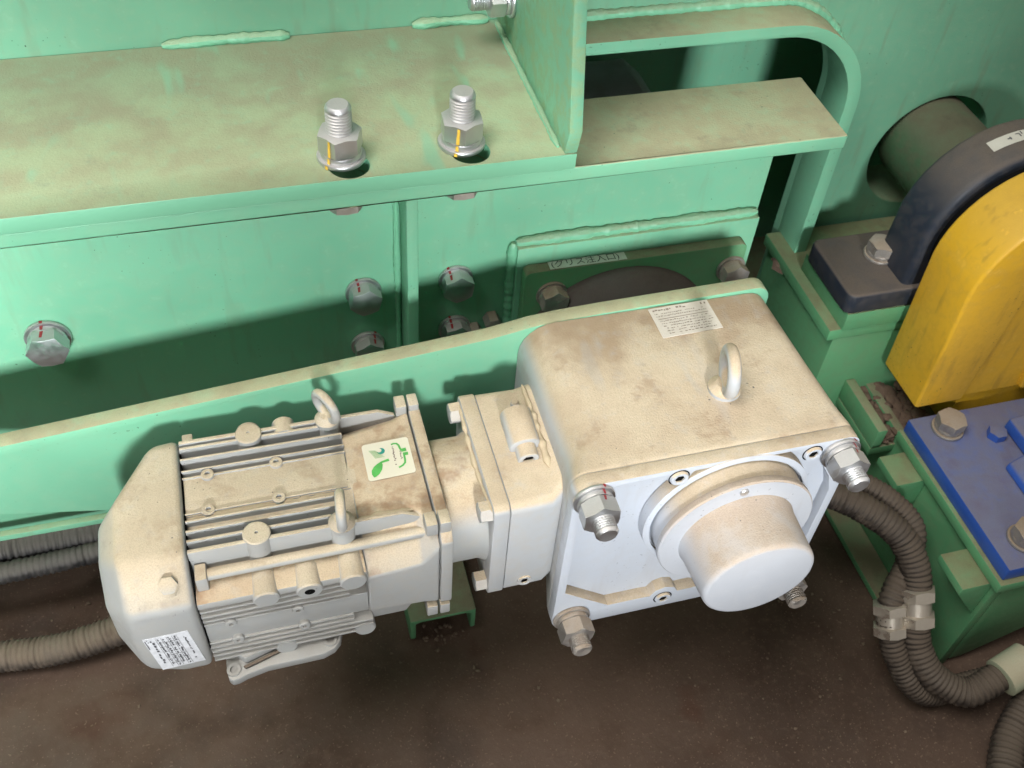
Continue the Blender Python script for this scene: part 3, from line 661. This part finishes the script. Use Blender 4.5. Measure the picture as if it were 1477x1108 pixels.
rows += [(.14, .70, .84, .06, 1.2), (.76, .84, .82, .09, 2.5)]
print_rows(npl, O2, Uf, Vf, rows, M_ink, lift=.0002)
gv = G()
for u in (.18, .30, .46, .58, .70, .84):
    flat_shape(gv, O2, Uf, Vf, [(u, .26), (u + .006, .26), (u + .006, .72), (u, .72)], .0002)
part('print', gv, M_ink, npl)
# green sticker: leaf, plug and cable strokes
O, U, V = Vector((-.2145, .0600, -.0247)), Vector((.0310, .0005, .0008)), Vector((.0, .0300, 0))
stk = part('eco_sticker', slab(O, U, V, .0004, .002), M_cream, T)
O2 = O + U.cross(V).normalized() * .0004
g = G()
leaf = [(.10 + .0, .10)]
leaf = [(.12, .07), (.09, .16), (.10, .26), (.16, .35), (.24, .41), (.34, .46), (.355, .36), (.32, .24), (.25, .14), (.17, .08)]
flat_shape(g, O2, U, V, leaf, .0002)
flat_shape(g, O2, U, V, [(.33, .41), (.34, .46), (.50, .50), (.51, .43)], .0002)
def stroke(pts, wd):
    for (a, b), (c, d) in zip(pts, pts[1:]):
        dx, dy = c - a, d - b; l = math.hypot(dx, dy); nx_, ny_ = -dy / l * wd, dx / l * wd
        flat_shape(g, O2, U, V, [(a + nx_, b + ny_), (a - nx_, b - ny_), (c - nx_ + dx / l * .01, d - ny_ + dy / l * .01), (c + nx_ + dx / l * .01, d + ny_ + dy / l * .01)], .0002 + random.random() * 1e-5)
stroke([(.62, .86), (.68, .875), (.74, .86), (.775, .80), (.785, .72), (.80, .66)], .022)
stroke([(.80, .65), (.90, .655)], .045); stroke([(.82, .54), (.92, .535)], .040)
stroke([(.84, .50), (.835, .38), (.82, .30), (.76, .24), (.68, .205)], .022)
for k in range(9): stroke([(.13 + .012 * k, .80 - .028 * k), (.26 + .02 * k, .78 - .026 * k)], .004)
part('leaf_and_plug_print', g, M_leaf, stk)
g = G(); cres = [(.38 + .085 * math.cos(a), .74 + .085 * math.sin(a)) for a in [math.radians(t) for t in range(-170, 100, 18)]] + [(.345 + .055 * math.cos(a), .765 + .055 * math.sin(a)) for a in [math.radians(t) for t in range(80, -150, -22)]]
flat_shape(g, O2, U, V, cres, .0002); part('crescent_print', g, M_teal, stk)
print_rows(stk, O2 + U * .60 + V * .80, -V * .55, U * .35, [(.0, .95, .02, .16, 2.2), (.28, .70, .42, .18, 2.2)], M_ink2, lift=.0002)

# dust drifted into corners
def drift(parent, lines, mat, lumps=()):
    g = G()
    for pts, r, fl_ in lines:
        path = smooth_path(pts, .0016); wb = [random.random() for _ in range(len(path) // 3 + 3)]; n = len(path); m0 = len(g.bm.verts)
        sweep(g, path, lambda i: r * (.35 + .8 * (wb[i // 3] * (1 - i % 3 / 3) + wb[i // 3 + 1] * (i % 3 / 3))) * min(1, .2 + min(i, n - 1 - i) * .2), 8)
    for (x, y, z, r, n, sx, sy) in lumps:
        for k in range(n): clod(g, x + random.gauss(0, sx), y + random.gauss(0, sy), z, r * random.uniform(.4, 1.2), .5)
    o = part('dust_drift', g, mat, parent, sharp=70); o['kind'] = 'stuff'; return o
drift(T, [([(-.3285, .0572, -.0268), (-.290, .0570, -.0266), (-.232, .0572, -.0270)], .0021, 0), ([(-.3285, .0500, -.0305), (-.28, .0498, -.0310), (-.24, .0500, -.0300)], .0026, 0),
          ([(-.3285, .0420, -.0370), (-.28, .0418, -.0375), (-.243, .0415, -.036)], .0032, 0), ([(-.3285, .0905, -.0300), (-.28, .0905, -.0300), (-.228, .0905, -.0295)], .0020, 0),
          ([(-.3285, .0975, -.0345), (-.28, .0972, -.0350), (-.228, .0975, -.034)], .0026, 0), ([(-.320, .0262, -.0432), (-.27, .0258, -.0430), (-.228, .0262, -.0440)], .0030, 0),
          ([(-.228, .0345, -.0275), (-.21, .0345, -.0268), (-.19, .0335, -.0262)], .0026, 0), ([(-.1437, .018, -.022), (-.1445, .05, -.0258), (-.1445, .075, -.0252), (-.1437, .11, -.022)], .0020, 0),
          ([(-.100, .040, -.0165), (-.099, .070, -.0150), (-.0985, .112, -.0150)], .0030, 0), ([(-.2655, .0215, -.0445), (-.248, .0215, -.0445)], .0034, 0), ([(-.2800, .0215, -.0445), (-.271, .0215, -.0445)], .0034, 0)],
      M_dust, ((-.2365, .034, -.0215, .0016, 10, .005, .002), (.0235, .050, .0125, .0013, 6, .006, .004)))
# ------------------------------------------------------------------ support channel under the motor
T = tag(part('support_channel', G().prism([(-.1790, FZ + .001), (-.1790, FZ + .0330), (-.1175, FZ + .0330), (-.1175, FZ + .001), (-.1225, FZ + .001), (-.1225, FZ + .0265), (-.1270, FZ + .0285), (-.1690, FZ + .0285), (-.1735, FZ + .0265), (-.1735, FZ + .001)], 'y', .119, .330), M_greenD, None, .0016), 'short upturned green channel standing on the floor under the motor neck', 'channel')

# ------------------------------------------------------------------ base frame to the right
T = thing('base_frame', 'stepped green steel base frame on the floor right of the gearbox', 'base', (.35, .1, FZ))
part('side_plate', G().box(.2955, .3045, -.020, .2150, FZ, -.2172), M_greenD, T, .001)
part('top_plate', G().box(.2890, .60, -.0260, .1450, -.2170, -.2055), M_greenB, T, .0012)
g = G(); g.prism([(.3047, -.2175), (.3047, -.352), (.318, -.352), (.52, -.232), (.60, -.232), (.60, -.2175)], 'y', -.020, -.011); part('front_plate', g, M_greenD, T, .0016)
for (y0, y1) in ((.094, .128), (-.016, .020)):
    g = G(); g.prism([(.2952, -.2180), (.2640, -.2180), (.2640, -.2270), (.2952, -.2700)], 'y', y0, y1); part('gusset_tab', g, M_greenB, T, .0008)
part('rear_block', G().box(.2350, .60, .2130, .3500, FZ, -.1425), M_greenD, T, .001)
part('bearing_seat', G().box(.2275, .60, .2120, .3510, -.1420, -.1290), M_greenB, T, .0012)
part('shim_plate', G().box(.2380, .60, .2100, .2950, -.1288, -.1085), M_greenB, T, .0012)
part('cross_plate', G().box(.2690, .60, .1460, .2128, -.2400, -.2300), M_greenD, T, .001)
part('kerb_plate', G().box(.2690, .2790, .1460, .2128, -.2298, -.2050), M_greenD, T, .001)
part('floor_flange', G().box(.2690, .2953, -.020, .2950, FZ + .002, FZ + .010), M_greenD, T, .001)
# dirt heaped in the pocket
g = G()
for k in range(240):
    clod(g, random.uniform(.281, .335), random.uniform(.150, .211), -.2285 + random.uniform(0, .010), random.uniform(.003, .009), .45)
for k in range(40): clod(g, random.uniform(.228, .30), random.uniform(.302, .345), -.141 + random.uniform(-.002, .002), random.uniform(.006, .012), .22)
o = part('dirt_heap', g, M_dirt, None, sharp=60); o['kind'] = 'stuff'; tag(o, 'brown dirt packed in the pocket beside the yellow guard', 'dirt')

# ------------------------------------------------------------------ pillow block bearing
T = thing('pillow_block', 'dark navy cast bearing block on the green seat behind the yellow guard', 'bearing', (.36, .25, -.108))
SX, SZ = .375, -.040
arch = [(SX - .089, -.098)] + [(SX + .088 * math.cos(a), SZ + .088 * math.sin(a)) for a in [math.radians(t) for t in range(172, 7, -11)]] + [(SX + .089, -.098)]
g = G(); g.prism(arch, 'y', .2140, .2620); part('housing', g, M_navy, T, .006, 3)
g = G(); g.prism(rrect(.2330, .52, .2095, .2890, .008, 4), 'z', -.1083, -.0860); part('foot', g, M_navy, T, .003, 3)
g = G(); g.lathe([(.076, 0), (.074, .012), (.06, .014)], frame((SX, .2142, SZ), (0, -1, 0)), 48); part('face_ring', g, M_black, T)
bolt(T, (.2850, .2560, -.0858), (0, 0, 1), 'd', .95, .6)
def on_arch(t, y, r=.0884): a = math.radians(t); return Vector((SX + r * math.cos(a), y, SZ + r * math.sin(a)))
g = G(); ts = list(range(70, 119, 6))
g.poly([on_arch(t, y) for t in ts for y in (.232, .244)], [(2 * i, 2 * i + 1, 2 * i + 3, 2 * i + 2) for i in range(len(ts) - 1)])
lab = part('label_strip', g, M_glabel, T)
g = G()
for k in range(7):
    t = 77 + k * 4.6 + random.uniform(-.6, .6)
    for j in range(3):
        a, b = t + random.uniform(-1.4, 1.2), random.uniform(.2345, .2405); 
        dt, dy = random.choice(((2.2, .0008), (.7, .0035)))
        g.poly([on_arch(a, b, .0887), on_arch(a + dt, b, .0887), on_arch(a + dt, b + dy, .0887), on_arch(a, b + dy, .0887)], [(0, 1, 2, 3)])
part('print', g, M_ink, lab)
g = G(); g.lathe([(.0440, -.02), (.0440, .080), (.041, .083)], frame((SX, .345, SZ), (0, -1, 0)), 48)
tag(part('shaft_sleeve', g, M_hub, None), 'grimy olive shaft sleeve between the machine wall and the navy bearing', 'shaft')

# ------------------------------------------------------------------ belt guard
T = thing('belt_guard', 'yellow painted sheet-metal guard with rounded top at the right edge', 'guard', (.37, .17, -.2))
outer = [(.2960, -.1785)] + [(SX + .0850 * math.cos(a), SZ + .0850 * math.sin(a)) for a in [math.radians(t) for t in range(178, -3, -8)]] + [(.4540, -.1785)]
inner = [(.4080, -.1785)] + [(SX + .0220 * math.cos(a), SZ + .0220 * math.sin(a)) for a in [math.radians(t) for t in range(0, 181, 20)]] + [(.3450, -.1785)]
g = G(); g.prism(outer + inner, 'y', .1460, .2040); part('cover', g, M_yell, T, .0030, 3)
g = G(); g.prism([(.3440, -.1780), (.3500, -.03), (.375, -.012), (.40, -.03), (.4090, -.1780)], 'y', .1515, .1555); part('inner_panel', g, M_yell, T)
part('lower_panel', G().box(.352, .62, .1560, .2000, -.228, -.1790), M_yell, T, .001)

# ------------------------------------------------------------------ blue gear unit
T = thing('blue_gear_unit', 'blue painted machine foot with bolts on the green base at the right edge', 'gear unit', (.38, .06, -.205))
part('foot_plate', G().box(.2925, .62, -.0215, .1435, -.2053, -.1895), M_blue, T, .0012)
g = G(); g.prism([(.3480, -.1893), (.3500, -.182), (.3760, -.162), (.62, -.140), (.62, -.1893)], 'y', .018, .074); part('housing_rib', g, M_blue, T, .003, 3)
g = G(); g.prism([(.3740, -.1893), (.3760, -.176), (.62, -.150), (.62, -.1893)], 'y', .0742, .116); part('housing_wall', g, M_blue, T, .003, 3)
bolt(T, (.3215, .1250, -.1893), (0, 0, 1), 'd', .98, .2)
bolt(T, (.3215, .0025, -.1893), (0, 0, 1), 'd', .98, .5)
g = G(); g.hexa(frame((.3620, .1080, -.1893), (0, 0, 1)), .015, .008); part('plug', g, M_blue, T)

# ------------------------------------------------------------------ flexible conduits
def conduit(name, pts, r, mat, label, pitch=.0042, amp=.10, group=None):
    st = .0009; path = smooth_path(pts, st); k = 2 * PI * st / pitch
    wb = [random.uniform(-1, 1) for _ in range(len(path) // 8 + 3)]
    g = G(); sweep(g, path, lambda i: r * (1 + .022 * wb[i // 8]) * (1 - (amp + .03 * wb[i // 8 + 1]) * (0.5 - 0.5 * math.cos(i * k + .5 * math.sin(i * .013))) ** 2), 16)
    return tag(part(name, g, mat, None, sharp=80), label, 'conduit', group)
conduit('flexible_conduit', [(-.62, .2495, -.284), (-.52, .2490, -.283), (-.47, .2490, -.283), (-.42, .2490, -.283), (-.36, .250, -.284)], .0150, M_rubber, 'upper of two black ribbed conduits running behind the fan hood', .0062)
conduit('flexible_conduit', [(-.62, .2235, -.287), (-.52, .2245, -.286), (-.47, .2265, -.286), (-.42, .231, -.287), (-.36, .236, -.292)], .0098, M_rubber, 'thinner black ribbed conduit below another, left of the fan hood', .005)
conduit('flexible_conduit', [(-.62, .182, -.343), (-.54, .178, -.343), (-.48, .172, -.340), (-.42, .175, -.330), (-.35, .18, -.31), (-.29, .15, -.22), (-.28, .09, -.16)], .0140, M_conduit, 'dusty tan ribbed conduit lying on the floor below the fan hood', .0048)
part_strip = part('cable_tray_edge', G().box(-.62, -.36, .2300, .2360, -.2475, -.2410), M_green, None, .0006)
tag(part_strip, 'thin green steel edge strip above the black conduits at left', 'strip')
conduit('flexible_conduit', [(.08, .118, -.190), (.150, .100, -.190), (.186, .085, -.195), (.216, .064, -.203), (.238, .042, -.216), (.247, .020, -.236), (.2455, .004, -.255), (.243, -.010, -.270), (.2425, -.026, -.288), (.252, -.048, -.305), (.275, -.066, -.312), (.298, -.066, -.305), (.335, -.055, -.295)], .0132, M_conR, 'front ribbed conduit looping down past the green base into the pale coupling', .0046)
conduit('flexible_conduit', [(.08, .150, -.195), (.165, .126, -.193), (.205, .104, -.198), (.240, .078, -.208), (.258, .052, -.224), (.248, .030, -.245), (.230, .014, -.252), (.2215, .002, -.262), (.2200, -.012, -.278), (.2260, -.030, -.300), (.2400, -.046, -.322), (.262, -.052, -.338), (.30, -.05, -.342), (.36, -.05, -.342)], .0112, M_conR, 'rear thinner ribbed conduit bending down beside the green base', .0044)
conduit('flexible_conduit', [(.262, -.165, -.337), (.285, -.133, -.337), (.306, -.107, -.333), (.34, -.083, -.326)], .0145, M_conR, 'ribbed conduit at the bottom right corner of the picture', .0052)
def connector(p, axis, s, mat, label):
    t = thing('conduit_connector', label, 'connector', p, 'hexagonal conduit connectors'); M = frame(p, axis)
    g = G(); g.hexa(M, .031 * s, .011 * s, -.017 * s, True); part('lock_nut', g, mat, t)
    g = G(); g.hexa(M, .031 * s, .011 * s, .006 * s, True); part('lock_nut', g, mat, t)
    g = G(); g.lathe([(.0138 * s, -.0062 * s), (.0138 * s, .0062 * s)], M, 28); part('barrel', g, mat, t)
M_brass = paint('dusty_nickel_brass', (0.62, 0.57, 0.50), 0.26, 0.5, metal=0.9, side=0.22, dcol=(0.38, 0.29, 0.20), dcol2=(0.16, 0.11, 0.07))
connector((.2445, -.001, -.2605), (.06, .62, .78), 1.0, M_brass, 'larger hexagonal metal connector on the front conduit beside the base')
connector((.2205, -.004, -.2690), (.04, .62, .78), .86, M_brass, 'smaller hexagonal metal connector on the rear conduit left of its neighbour')
g = G(); Mx = frame((.308, -.066, -.3015), (.9, .20, .25)); g.lathe([(.0150, 0), (.0172, .0006), (.0172, .030), (.016, .031)], Mx, 32)
tag(part('conduit_coupling', g, M_coup, None), 'pale green tube coupling on the end of the ribbed conduit', 'coupling')
